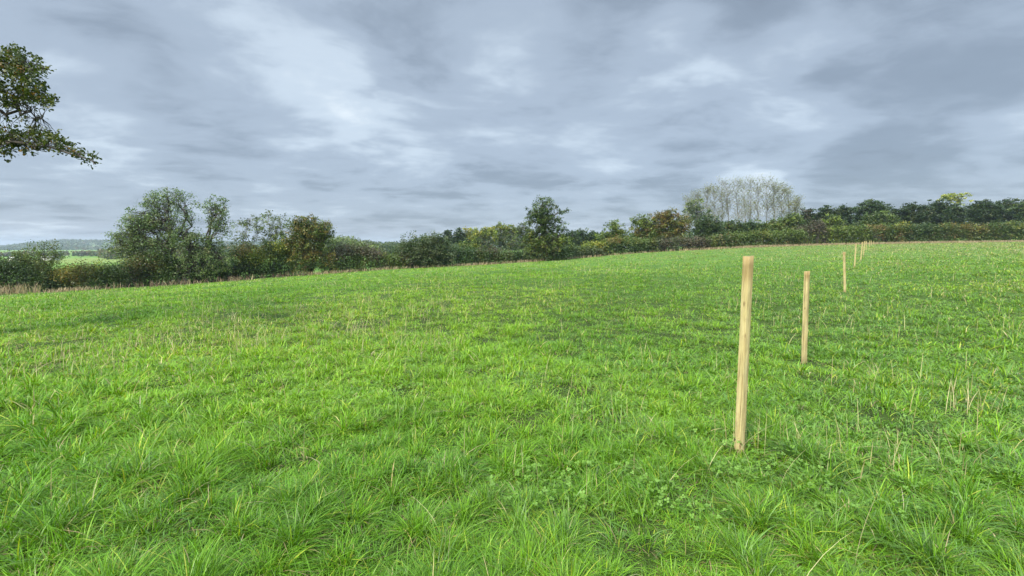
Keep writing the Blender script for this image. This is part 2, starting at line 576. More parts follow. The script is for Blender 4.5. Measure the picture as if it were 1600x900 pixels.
hedge('thorn_hedge', 'dark low bramble and thorn bank in the left corner below the far green field', 'hedge', [(-160, 408, 38), (-40, 402, 40), (15, 403, 41.5), (45, 418, 42), (75, 428, 42.5)], HEDGE, 3, rag=.5)
hedge('bramble_hedge', 'low bramble hedge with orange and yellow autumn leaves left of the big ash', 'hedge', [(70, 424, 43), (110, 414, 43), (150, 412, 44), (195, 405, 45)], HEDGE, 2.6, rag=.5,
      patches=((95, 425, 30, 12, ORANGE), (130, 426, 22, 8, ORANGE), (160, 412, 25, 6, YEL)))
hedge('mixed_hedge', 'dark undergrowth hedge around the feet of the big ash', 'hedge', [(175, 404, 45.5), (230, 398, 47), (290, 400, 48), (350, 398, 50)], DARK, 3, rag=.5, patches=((350, 400, 14, 8, YEL), (230, 415, 26, 8, AUT), (195, 430, 20, 8, GREY)))
hedge('mixed_hedge', 'hedge of green and reddish leaves below the thin pale ash saplings', 'hedge', [(340, 395, 51), (380, 384, 52), (420, 378, 53), (460, 380, 54.5)], HEDGE, 3, rag=.4,
      patches=((385, 392, 16, 6, AUT), (405, 402, 26, 10, YEL), (440, 386, 22, 9, YEL), (365, 405, 10, 8, YEL)))
hedge('hawthorn_hedge', 'brownish green hawthorn hedge between the round maple and the dark willow bush', 'hedge', [(500, 392, 55), (540, 385, 56), (580, 388, 57.5), (600, 396, 58), (640, 400, 59.5)], BROWN, 2.6, rag=.35,
      patches=((555, 412, 45, 12, OLIVE), (610, 408, 30, 10, OLIVE), (515, 402, 8, 8, ORANGE)))
hedge('hawthorn_hedge', 'dark green hawthorn hedge from the willow bush to the ivy clad oak', 'hedge', [(630, 398, 59.6), (660, 392, 61), (690, 392, 62.5), (720, 388, 63), (760, 389, 64), (800, 396, 66), (835, 396, 68), (872, 394, 69.5)], DARK, 2.6, rag=.35,
      patches=((775, 390, 35, 7, BROWN),))
hedge('clipped_hedge', 'grey green clipped hedge just right of the ivy clad oak', 'hedge', [(868, 393, 69), (890, 388, 70), (920, 386, 72), (945, 388, 73.5)], GREY, 2.2, rag=.15, patches=((900, 386, 40, 5, OLIVE),))
hedge('field_maple_hedge', 'short hedge run with a bright yellow bush in it', 'hedge', [(915, 383, 73), (930, 378, 73.5), (945, 380, 74)], YEL, 1.8, rag=.3)
hedge('mixed_hedge', 'dark olive hedge in front of the brown autumn oak', 'hedge', [(935, 380, 74), (965, 371, 75.5), (1000, 373, 76.5), (1025, 374, 77)], OLIVE, 2.4, rag=.3, patches=((960, 376, 18, 5, AUT), (985, 388, 50, 7, DARK)))
hedge('blackthorn_hedge', 'purplish brown nearly leafless blackthorn hedge left of the clipped hedge', 'hedge', [(1018, 376, 77), (1050, 373, 78.5), (1080, 372, 79.5), (1112, 372, 80.5)], BROWN, 2.2, rag=.2, bare=1.0, cover=2.2)
hedge('clipped_hedge', 'long evenly clipped brown green hedge below the poplars', 'hedge', [(1105, 372, 80.5), (1150, 365, 82), (1190, 362, 83), (1260, 360.5, 85)], OLIVE, 2.2, rag=.14, patches=((1130, 374, 20, 10, HEDGE), (1200, 380, 80, 8, HEDGE)))
hedge('tall_thorn_bush', 'taller thorn bush with bare grey top rising out of the clipped hedge', 'bush', [(1245, 358, 86), (1270, 348, 86.5), (1285, 347, 86.7), (1302, 357, 87)], BROWN, 2.4, rag=.35, bare=1.4, cover=2.0, patches=((1275, 372, 30, 9, OLIVE),))
hedge('clipped_hedge', 'yellowish green clipped hedge behind the far end of the post row', 'hedge', [(1295, 357, 87), (1325, 355, 87.5), (1360, 356, 88)], [(c, q) for c, q in OLIVE + YEL[1:2]], 2.2, rag=.14)
hedge('clipped_hedge', 'dark brownish hedge run below the dark rounded conifers with a yellow bush on top', 'hedge', [(1352, 354, 88), (1385, 354, 88), (1410, 352, 88), (1420, 352, 88)], HEDGE, 2.2, rag=.16, patches=((1370, 358, 20, 5, AUT),))
hedge('yellow_shrub', 'small bright yellow bush poking up above the hedge', 'bush', [(1393, 358, 88.6), (1405, 352, 88.6), (1419, 347.5, 88.6), (1422, 352, 88.6)], YEL, 1.2, rag=.2)
hedge('clipped_hedge', 'dark blue green stretch of clipped hedge right of the small yellow bush', 'hedge', [(1415, 352, 88), (1440, 351.5, 88), (1468, 353, 88)], DARK, 2.2, rag=.14)
hedge('beech_hedge', 'rusty orange and brown stretch of hedge near the right edge', 'hedge', [(1462, 352, 88), (1500, 350, 88), (1540, 352, 88), (1562, 352, 88)], HEDGE + OLIVE[:1] + AUT[2:3], 2.2, rag=.18,
      patches=((1530, 357, 16, 4, ORANGE[1:] + AUT[:1]), (1500, 354, 24, 3, AUT), (1535, 352, 15, 3, BROWN)))
hedge('clipped_hedge', 'plain green hedge run at the right hand edge of the field', 'hedge', [(1556, 352, 88), (1600, 347, 88), (1680, 345, 88), (1800, 342, 87)], OLIVE + HEDGE[:1], 2.2, rag=.16)

# ------------------------------------------------------------------ trees and bushes in the hedge line, left to right
grow('hawthorn_bush', 'ragged upright hawthorn bush alone against the hill at far left', 'bush', 43, [(60, 408, 26, 18), (36, 402, 16, 10, .9), (84, 402, 15, 14, .9), (26, 396, 9, 7, .7), (47, 392, 6, 12, .8), (58, 387, 4, 12, .8), (70, 384, 4, 13, .8), (84, 386, 5, 12, .8), (60, 428, 22, 14, 1.2)],
     OLIVE, 60, trunk_r=.10, cover=.75, fork=.2, clump=.4, flat=1.3)
grow('ash_tree', 'largest tree in the hedge line, wide green ash with branches showing through', 'tree', 48,
     [(262, 315, 38, 22, .75), (225, 340, 28, 24, .9), (205, 365, 30, 26, 1.0), (255, 350, 38, 22, 1.0), (292, 330, 22, 24, .45), (190, 385, 26, 22, 1.0), (240, 385, 48, 26, 1.1),
      (285, 370, 26, 22, 1.0), (300, 395, 34, 28, 1.0), (215, 412, 44, 22, 1.0), (300, 425, 40, 14, .8), (280, 305, 16, 10, .5), (238, 310, 14, 12, .6), (180, 372, 14, 8, .7), (310, 372, 16, 12, .9), (215, 350, 24, 20, .8)],
     ASH, 284, trunk_r=.26, cover=.72, fork=.30, clump=.42, stems=[(0, -14, 0), (6, 6, .05)], twig=1.0)
grow('ash_tree', 'narrow forked ash stem close beside the right of the big ash', 'tree', 48.6,
     [(335, 325, 23, 19, .9), (348, 345, 17, 20, .9), (328, 345, 12, 14, .5), (342, 365, 20, 12, .6), (352, 318, 8, 10, .6), (330, 390, 24, 20, 1.0), (345, 412, 26, 16, 1.0)],
     ASH, 306, trunk_r=.22, cover=.72, fork=.42, clump=.38, stems=[(0, 20, 0)])
grow('ash_sapling', 'thin see-through ash sapling with pale leaves, left of a pair', 'tree', 54,
     [(392, 348, 20, 18, .55), (378, 368, 16, 14, .6), (405, 365, 16, 18, .5), (385, 385, 24, 14, .8)], GREY + YEL[1:2], 388, trunk_r=.10, cover=.8, fork=.35, clump=.4, mat=M_PALEBARK)
grow('ash_sapling', 'thin see-through yellow green ash sapling, right of a pair', 'tree', 55,
     [(420, 345, 18, 16, .6), (438, 355, 16, 20, .7), (425, 370, 20, 14, .7), (440, 385, 22, 16, 1.0)], YEL[1:2] + GREY, 428, trunk_r=.10, cover=.8, fork=.35, clump=.4, mat=M_PALEBARK)
grow('field_maple', 'rounded bushy field maple turning brown, right of the thin saplings', 'tree', 54.5,
     [(482, 372, 34, 30), (470, 355, 26, 16, .8), (500, 365, 22, 22, .9), (478, 345, 20, 9, .45), (508, 352, 12, 10, .4), (485, 405, 42, 22, 1.1), (455, 385, 16, 22, 1.0)],
     OLIVE + AUT[:2] + DARK[:1], 486, trunk_r=.2, cover=1.9, fork=.2, clump=.4)
grow('willow_bush', 'wide dark grey green willow bush swelling above the hedge left of centre', 'bush', 61,
     [(660, 388, 38, 22), (675, 378, 24, 12), (640, 395, 26, 18), (690, 392, 20, 18), (665, 403, 48, 14)], GREY + DARK[:2], 664, trunk_r=.16, cover=2.3, fork=.15, clump=.45)
grow('hazel_bush', 'loose yellowish hazel bush with thin upright twigs behind the dark hedge', 'bush', 68, [(733, 384, 18, 12), (740, 378, 10, 8, .6), (722, 387, 10, 8, .7)], YEL[1:2] + OLIVE, 734, trunk_r=.10, cover=1.3, fork=.2, clump=.4, flat=1.3)
grow('oak_tree', 'lone dark oak with a waist and ivy, centre of the hedge line', 'tree', 66.5,
     [(848, 322, 20, 15, .9), (838, 335, 20, 14, 1.0), (830, 350, 14, 8, .45), (864, 342, 12, 12, .7), (876, 330, 11, 8, .6), (849, 345, 16, 18, 1.1), (880, 348, 7, 5, .4),
      (850, 362, 22, 10, 1.2, DARK), (872, 358, 15, 8, 1.1, DARK), (828, 376, 15, 10, .9, OLIVE), (850, 380, 28, 18, 1.3, OLIVE), (876, 378, 18, 14, 1.1, YEL[1:2] + OLIVE), (832, 394, 20, 13, 1.2, OLIVE), (866, 395, 28, 14, 1.4), (848, 402, 34, 7, 1.6, DARK)],
     DARK + OLIVE[1:2], 848, trunk_r=.30, cover=1.35, fork=.55, clump=.40, twig=.7)
grow('small_oak', 'small yellowish round tree left of the brown autumn oak', 'tree', 88, [(960, 358, 16, 12, .8), (950, 370, 22, 12), (970, 370, 18, 12), (956, 349, 10, 5, .5)], YEL[1:2] + OLIVE, 960, trunk_r=.18, cover=1.7, fork=.3, clump=.5)
grow('oak_tree', 'broad bushy oak with brown and gold autumn leaves, right of centre', 'tree', 90,
     [(1040, 345, 28, 16, 1.0, AUT), (1062, 352, 20, 16, 1.0, ORANGE[1:] + AUT), (1005, 350, 20, 14, 1.0, YEL[1:2] + OLIVE), (1025, 362, 34, 14), (1050, 368, 30, 12), (1000, 366, 18, 12), (1040, 333, 16, 6, .6, AUT), (995, 345, 10, 6, .6, YEL)],
     OLIVE + AUT[:1], 1038, trunk_r=.3, cover=2.0, fork=.3, clump=.5)
grow('holm_oak', 'dark rounded tree standing directly left of the poplar row foot', 'tree', 93, [(1106, 350, 22, 15), (1098, 360, 16, 12), (1120, 360, 16, 12), (1108, 368, 24, 8)], DARK, 1106, trunk_r=.25, cover=2.3, fork=.25, clump=.5)
TL = [('mid green hedge tree below the left half of the poplars', 1142, 345, 20, HEDGE), ('darker hedge tree with a thick crown below the middle of the poplars', 1172, 346, 20, DARK),
      ('yellowish hedge tree below the right half of the poplars', 1205, 344, 20, OLIVE), ('bright yellow green tree at the right foot of the poplars', 1236, 336, 18, YEL[1:2] + OLIVE + DARK[:1])]
for lab, px, py, r, pal in TL:
    grow('hedge_tree', lab, 'tree', 98, [(px, py + 8, r * .9, 10), (px - 10, py + 14, r * .7, 11), (px + 11, py + 13, r * .7, 11), (px, py + 22, r, 9)], pal, px, trunk_r=.2, cover=2.0, fork=.25, clump=.55, group='trees between hedge and poplars')

# poplar row
PX = [1076, 1090, 1103, 1116, 1128, 1140, 1151, 1162, 1173, 1184, 1196, 1208, 1220, 1232, 1243]
PT = [312, 301, 294, 289, 287, 286, 284, 281, 284, 286, 283, 285, 290, 299, 313]
WH = ['leftmost and shortest', 'second from the left', 'third from the left', 'fourth from the left', 'fifth from the left', 'sixth from the left', 'seventh from the left', 'middle and tallest', 'just right of the tallest',
      'sixth from the right', 'fifth from the right', 'fourth from the right', 'third from the right', 'second from the right', 'rightmost, leafier']
POPL = [((.13, .14, .06), 4), ((.10, .115, .045), 4), ((.17, .16, .06), 2)]


def poplar(px, tp, Y, lf, label):
    k = Y / FPX
    bx = (px - 800) * k
    bz = H(bx, Y)[0]
    base = np.array([bx, Y, bz - .1])
    top = np.array(at(px + rng.normal() * 1.2, tp, Y))
    root = empty('poplar_tree', base, label, 'tree', 'sparse poplars in a row behind the hedge')
    T = Tubes()
    tr = wiggle(base, top, 12, .006)
    T.add(tr[:8], .14, .05, 6); T.add(tr[7:], .05, .015, 4)
    hgt = top[2] - bz
    L = []; P = []
    for q in range(74):
        f = rng.uniform(.30, .97)
        a0 = tr[0] + (tr[-1] - tr[0]) * f
        a0[:2] = [np.interp(f, np.linspace(0, 1, 12), tr[:, c]) for c in (0, 1)]
        az = rng.uniform(0, 2 * np.pi)
        ln = hgt * rng.uniform(.08, .20) * (1.2 - .6 * f)
        out_ = rng.uniform(.50, 1.15)
        e = a0 + np.array([math.cos(az) * ln * out_, math.sin(az) * ln * out_, ln])
        e[2] = min(e[2], top[2] + .5)
        br = wiggle(a0, e, 5, .035, -.06)
        T.add(br, .038, .014, 4)
        for r_ in range(3):
            c0 = br[rng.integers(2, 5)]
            e2 = c0 + np.array([rng.normal() * .7, rng.normal() * .7, rng.uniform(.5, 1.5)])
            T.add(np.array([c0, (c0 + e2) / 2 + rng.normal(size=3) * .08, e2]), .018, .008, 3)
            m = rng.poisson(7 * lf)
            tt = rng.uniform(0, 1, (m, 1))
            L.append(c0 + (e2 - c0) * tt + rng.normal(size=(m, 3)) * .40); P.append(np.repeat(pick(POPL, 1), m, 0))
    L = np.vstack(L); P = np.vstack(P) * rng.uniform(.75, 1.3, (len(L), 1))
    V, F, K = leaf_quads(L, .24, P)
    T.build('trunk', M_PALEBARK, root, base)
    mesh_np('crown', V, [F], M_LEAF, root, K, base)


for i, (px, tp, wh) in enumerate(zip(PX, PT, WH)):
    poplar(px + rng.normal() * .8, tp + rng.normal() * 2.0, 138 + rng.normal() * 4, .62 if 1 < i < 11 else 1.0, 'tall thin nearly bare poplar, ' + wh + ' of the row')
grow('willow_tree', 'pale feathery willow leaning out at the left end of the poplar row', 'tree', 130, [(1085, 322, 15, 12, .8), (1078, 332, 12, 10, .8), (1095, 335, 14, 14, .8), (1088, 345, 16, 10, .8)], GREY + YEL[1:2], 1088, trunk_r=.2, cover=1.0, fork=.3, clump=.6)

# dark tree belt at the right
def pine(px, top, r, lab, Y=116, pal=PINE, kind='pine_tree', cat='tree', grp='dark conifers behind the right hedge'):
    r = r * 1.18
    bl = [(px, top + 42, r * .8, 8, .9), (px, top + 9, r * .55, 9), (px - r * .45, top + 17, r * .55, 8), (px + r * .45, top + 16, r * .55, 8), (px, top + 24, r * .9, 9), (px - r * .5, top + 31, r * .5, 6, .8), (px + r * .5, top + 32, r * .5, 6, .8)]
    return grow(kind, lab, cat, Y + rng.normal() * 1.5, bl, pal, px, trunk_r=.26, cover=2.3, fork=.4, clump=.62, flat=.5, group=grp, twig=.5)


pine(1262, 325, 20, 'dark conifer with brownish top, next right after the poplar row', pal=PINE + BROWN[:1])
pine(1290, 320, 18, 'dark conifer directly above the bare topped thorn bush')
pine(1318, 319, 17, 'narrow blackish conifer left of the biggest dark domed tree')
pine(1362, 311, 30, 'biggest dark domed tree above the far end of the posts', 118, DARK + PINE[:1], 'domed_evergreen')
grow('evergreen_oak', 'lighter olive evergreen standing in front of the big dark dome', 'tree', 106, [(1375, 340, 22, 12), (1360, 348, 14, 8), (1392, 346, 16, 10), (1376, 352, 26, 8)], OLIVE[:2] + DARK[1:2], 1376, trunk_r=.22, cover=2.2, fork=.3, clump=.6, flat=.6)
grow('field_bush', 'bright green bush behind the hedge right of the thorn bush', 'bush', 100, [(1302, 343, 14, 8), (1312, 352, 14, 8), (1296, 350, 14, 8)], HEDGE[1:2] + YEL[1:2], 1304, trunk_r=.15, cover=2.2, fork=.2, clump=.5)
pine(1424, 316, 20, 'dark conifer left of the two below the yellow treetop', pal=PINE)
pine(1466, 311, 24, 'tall dark conifer just left of the yellow treetop')
pine(1492, 318, 16, 'slim dark conifer right below the yellow treetop')
pine(1533, 312, 25, 'dark conifer right of the yellow treetop with sky gaps low down')
pine(1572, 310, 22, 'second dark conifer from the right edge of the belt')
pine(1612, 307, 28, 'dark conifer cut by the right edge, with yellowish needles', pal=PINE + OLIVE[:1])
pine(1398, 324, 14, 'low dark conifer filling the gap right of the big dark dome')
pine(1447, 321, 14, 'low dark conifer between the two taller ones left of the yellow treetop')
pine(1552, 318, 15, 'low dark conifer in the gap right of the yellow treetop')
pine(1670, 306, 30, 'dark conifer beyond the right end of the belt')
grow('golden_tree', 'only bright yellow tree, its feathery top above the dark conifers', 'tree', 132, [(1492, 307, 16, 6, 1.1), (1503, 305, 10, 4, 1.0), (1480, 311, 14, 7, 1.0), (1498, 314, 14, 6, .9)], [((.19, .20, .05), 4), ((.15, .17, .045), 3), ((.22, .22, .08), 2)], 1488,
     trunk_r=.2, cover=1.3, fork=.5, clump=.55, flat=.5)

# trees behind the centre of the hedge
grow('pine_tree', 'dark pine left of the yellow green tree row, left of a pair', 'tree', 150, [(700, 366, 10, 7), (704, 374, 12, 8), (697, 378, 9, 7)], PINE + DARK[:1], 702, trunk_r=.22, cover=2.2, fork=.4, clump=.7, flat=.5)
grow('pine_tree', 'dark pine touching the yellow green tree row, right of a pair', 'tree', 152, [(718, 362, 8, 5), (715, 370, 10, 8), (722, 376, 9, 8)], PINE + DARK[:1], 717, trunk_r=.22, cover=2.2, fork=.4, clump=.7, flat=.5)
LT = [(732, 357, 'first pale trunked tree at the left end of the yellow green row', YEL), (748, 357, 'low yellow tree second from the left in the yellow green row', YEL[1:]), (764, 355, 'flat topped yellow tree in the middle of the yellow green row', YEL),
      (782, 349, 'tallest yellow tree of the row left of the ivy clad oak', YEL), (800, 352, 'greener tree just right of the tallest yellow one', OLIVE + YEL[1:2]), (818, 350, 'pale green tree partly behind the left of the ivy clad oak', GREY + YEL[1:2])]
for px, tp, lab, pal in LT:
    grow('lime_tree', lab, 'tree', 150 + rng.normal() * 3, [(px, tp + 6, 11, 7), (px - 7, tp + 12, 9, 7), (px + 7, tp + 12, 9, 7), (px, tp + 20, 12, 7, .7, GREY + OLIVE[:1]), (px, tp + 32, 13, 9, 1.0, HEDGE)], pal, px, trunk_r=.25, cover=1.8, fork=.5, clump=.7, mat=M_PALEBARK, group='yellow green trees behind the hedge left of the oak')
LD = [(893, 360, 'dark spiky tree right behind the ivy clad oak'), (908, 356, 'dark pointed tree in the gap right of the ivy clad oak'), (926, 360, 'dark tree left of the small yellowish round tree')]
for px, tp, lab in LD:
    grow('dark_tree', lab, 'tree', 128 + rng.normal() * 3, [(px, tp + 6, 8, 7), (px - 5, tp + 13, 9, 8), (px + 6, tp + 14, 9, 8), (px, tp + 24, 13, 8)], DARK + PINE[:1], px, trunk_r=.22, cover=2.2, fork=.35, clump=.6)


# ------------------------------------------------------------------ far woods, far sheds and the hill
def woodland(name, label, pts, hts, pal, s, per=26, wide=.5):
    """a far wood read as one mass: every tree a trunkless clump of leaves"""
    C = np.asarray(pts); h = np.asarray(hts); n = len(C)
    off = rng.normal(size=(n, per, 3)); off /= np.linalg.norm(off, axis=2)[:, :, None]
    off *= rng.uniform(.25, 1, (n, per, 1)) ** .5
    L = C[:, None] + off * np.stack([h * wide, h * wide, h * .5], 1)[:, None] + np.stack([0 * h, 0 * h, h * .5], 1)[:, None]
    P = pick(pal, n)
    cols = np.repeat(P, per, 0) * rng.uniform(.8, 1.2, (n * per, 1))
    V, F, K = leaf_quads(L.reshape(-1, 3), s, cols, aspect=.8)
    o = mesh_np(name, V, [F], M_LEAF, None, K)
    o['kind'] = 'stuff'; o['label'] = label; o['category'] = 'woodland'
    return o


def belt(px0, px1, Y0, Y1, tops, n):
    px = rng.uniform(px0, px1, n); Y = rng.uniform(Y0, Y1, n)
    x = (px - 800) / FPX * Y; z = H(x, Y)
    tp = np.interp(px, [t[0] for t in tops], [t[1] for t in tops])
    zt = EYE + (385 - tp) / FPX * Y
    h = np.maximum((zt - z) * rng.uniform(.65, 1.05, n), 2.5)
    return np.stack([x, Y, z], 1), h


WOODMIX = HEDGE + GREY + AUT[:1]
p, h = belt(-250, 175, 480, 640, [(-250, 394), (0, 394), (60, 391), (120, 392), (175, 390)], 420)
woodland('valley_woodland', 'brown and green tree lines across the valley at far left', p, h, WOODMIX + BROWN[:2], 1.8, 40)
p, h = belt(160, 560, 330, 460, [(160, 388), (250, 384), (350, 382), (470, 380), (560, 374)], 420)
woodland('valley_woodland', 'green woodland glimpsed between the ash stems', p, h, WOODMIX, 1.5, 50)
p, h = belt(505, 585, 225, 300, [(505, 366), (535, 367), (550, 368), (570, 374), (590, 379)], 150)
woodland('distant_woodland', 'pale green rounded wood above the brownish hawthorn hedge', p, h, GREY + OLIVE[:1] + YEL[1:2], .95, 110)
p, h = belt(560, 720, 250, 340, [(560, 376), (585, 377), (620, 377), (660, 379), (720, 374)], 260)
woodland('distant_woodland', 'low blue green woodland left of the dark willow bush', p, h, HEDGE + DARK[:1] + GREY, 1.0, 90)
p, h = belt(600, 690, 225, 240, [(600, 392), (640, 384), (690, 380)], 60)
woodland('distant_hedgerow', 'dark tree line at the back edge of the straw coloured field', p, h, DARK, .8, 80)
p, h = belt(690, 850, 200, 240, [(690, 362), (730, 362), (790, 359), (850, 362)], 110)
woodland('distant_woodland', 'green wood behind the yellow green tree row', p, h, HEDGE + GREY, .8, 80)
p, h = belt(820, 1100, 170, 240, [(820, 364), (900, 362), (1000, 360), (1100, 355)], 160)
woodland('distant_woodland', 'dark green wood behind the centre of the hedge', p, h, DARK + HEDGE[:2], .8, 90)
p, h = belt(1100, 1800, 165, 240, [(1100, 350), (1240, 345), (1300, 334), (1420, 338), (1800, 334)], 420)
woodland('distant_woodland', 'dark wood behind the poplars and conifers on the right', p, h, DARK + HEDGE[:1], .8, 80)


def hill():
    pxs = np.linspace(-420, 700, 150); tt = np.linspace(0, 1, 40)
    crest = np.interp(pxs, [-420, -200, -40, 0, 30, 60, 95, 165, 300, 450, 560, 640, 700], [392, 391, 390, 388, 384.5, 381, 377.5, 378, 379.5, 381, 380, 383.5, 388])
    V = []
    for i, (px, cy) in enumerate(zip(pxs, crest)):
        zc_ = EYE + (385 - cy) / FPX * 1750
        for t in tt:
            Y = 1250 + t * 1300
            x = (px - 800) / FPX * Y
            g = H(x, Y)[0] - .5
            s = math.sin(min(t / .77, 1.0) * math.pi / 2) if t < .385 else 1.0
            q = t / .385
            k = q * q * (3 - 2 * q) if q < 1 else 1 - ((t - .385) / .615) ** 2 * .9
            V.append((x, Y, g + (zc_ - g) * k))
    n = len(tt)
    F = np.array([[i * n + j, (i + 1) * n + j, (i + 1) * n + j + 1, i * n + j + 1] for i in range(len(pxs) - 1) for j in range(n - 1)])
    m = bpy.data.materials.new('hill_grass'); m.use_nodes = True
    t = NT(m.node_tree); g = t.n('ShaderNodeNewGeometry')
    c = t.ramp(t.noise(g.outputs['Position'], .012, 6, .6), [(.35, (.05, .08, .03)), (.6, (.08, .13, .04))])
    p_ = t.n('ShaderNodeBsdfPrincipled'); t.l(c, p_.inputs['Base Color']); p_.inputs['Roughness'].default_value = .95
    o = t.n('ShaderNodeOutputMaterial'); t.l(p_.outputs[0], o.inputs['Surface'])
    ob = mesh_np('hill', V, [F], m, smooth=True)
    ob['kind'] = 'structure'; ob['label'] = 'low wooded hill on the skyline at far left'
    V = np.array(V).reshape(len(pxs), n, 3)
    i = rng.uniform(0, len(pxs) - 1.01, 5200); j = rng.uniform(0, 17.5, 5200)
    i0 = i.astype(int); j0 = j.astype(int); fi = (i - i0)[:, None]; fj = (j - j0)[:, None]
    P = V[i0, j0] * (1 - fi) * (1 - fj) + V[i0 + 1, j0] * fi * (1 - fj) + V[i0, j0 + 1] * (1 - fi) * fj + V[i0 + 1, j0 + 1] * fi * fj
    keep = fbm(P[:, 0], P[:, 1], .006, 40) > .36
    P = P[keep]
    woodland('hillside_woodland', 'hazy green woodland covering the far hill', P, rng.uniform(6, 11, len(P)), GREY + HEDGE + DARK[:1], 4.2, 16, .7)


hill()


def shed(px, py, Y, wx, hgt, label):
    x = (px - 800) / FPX * Y
    z = H(x, Y)[0]
    root = empty('farm_shed', (x, Y, z), label, 'shed')
    m1 = bpy.data.materials.new('shed_wall'); m1.use_nodes = True
    t = NT(m1.node_tree); g = t.n('ShaderNodeNewGeometry')
    p_ = t.n('ShaderNodeBsdfPrincipled'); t.l(t.ramp(t.noise(g.outputs['Position'], .8, 4), [(.3, (.55, .55, .52)), (.7, (.75, .75, .72))]), p_.inputs['Base Color'])
    t.l(p_.outputs[0], t.n('ShaderNodeOutputMaterial').inputs['Surface'])
    m2 = bpy.data.materials.new('shed_roof'); m2.use_nodes = True
    t = NT(m2.node_tree); g = t.n('ShaderNodeNewGeometry')
    p_ = t.n('ShaderNodeBsdfPrincipled'); t.l(t.ramp(t.noise(g.outputs['Position'], .8, 4), [(.3, (.30, .31, .32)), (.7, (.42, .43, .44))]), p_.inputs['Base Color'])
    t.l(p_.outputs[0], t.n('ShaderNodeOutputMaterial').inputs['Surface'])
    a, d = wx / 2, wx * .3
    e = hgt * .7
    V = [(-a, -d, -.5), (a, -d, -.5), (a, d, -.5), (-a, d, -.5), (-a, -d, e), (a, -d, e), (a, d, e), (-a, d, e), (-a, 0, hgt * .97), (a, 0, hgt * .97)]
    mesh_np('wall', V, [[(0, 1, 5, 4), (2, 3, 7, 6)], [(1, 2, 6, 9, 5), (3, 0, 4, 8, 7)]], m1, root)
    o_ = .4
    V = [(-a - o_, -d - o_, e - .1), (a + o_, -d - o_, e - .1), (a + o_, 0, hgt), (-a - o_, 0, hgt), (-a - o_, d + o_, e - .1), (a + o_, d + o_, e - .1)]
    V += [(q[0], q[1], q[2] + .15) for q in V]
    mesh_np('roof', V, [[(0, 1, 2, 3), (3, 2, 5, 4), (9, 8, 7, 6), (10, 11, 8, 9), (0, 6, 7, 1), (4, 5, 11, 10), (0, 3, 9, 6), (3, 4, 10, 9), (1, 7, 8, 2), (2, 8, 11, 5)]], m2, root)


shed(23, 405, 330, 5, 3.0, 'tiny white farm shed at the back of the small bright field, far left')
shed(80, 404, 340, 9, 3.2, 'wider pale farm shed half hidden by the ragged hawthorn bush')


# ------------------------------------------------------------------ near oak reaching in from the left
def leaf_oak(C, ax, size, cols):
    """lobed oak leaves: C centre of leaf base, ax direction"""
    n = len(C)
    nrm = rng.normal(size=(n, 3)) * .6; nrm[:, 2] += 1
    nrm -= (nrm * ax).sum(1)[:, None] * ax; nrm /= np.linalg.norm(nrm, axis=1)[:, None]
    b = np.cross(nrm, ax)
    prof = [(0, .06), (.25, .20), (.36, .15), (.55, .34), (.66, .24), (.82, .30), (1.0, .06)]
    s = (size * rng.uniform(.7, 1.3, n))[:, None]
    L = []
    for t, w_ in prof:
        L.append(C + ax * s * t + b * s * w_ - nrm * s * .10 * t * t + nrm * s * w_ * .35)
    for t, w_ in prof[::-1]:
        L.append(C + ax * s * t - b * s * w_ - nrm * s * .10 * t * t + nrm * s * w_ * .35)
    V = np.stack(L, 1).reshape(-1, 3)
    i = np.arange(n)[:, None] * 14
    F = np.concatenate([i + np.array([[k, k + 1, 12 - k, 13 - k]]) for k in range(6)])
    return V, F, np.repeat(cols, 14, 0)


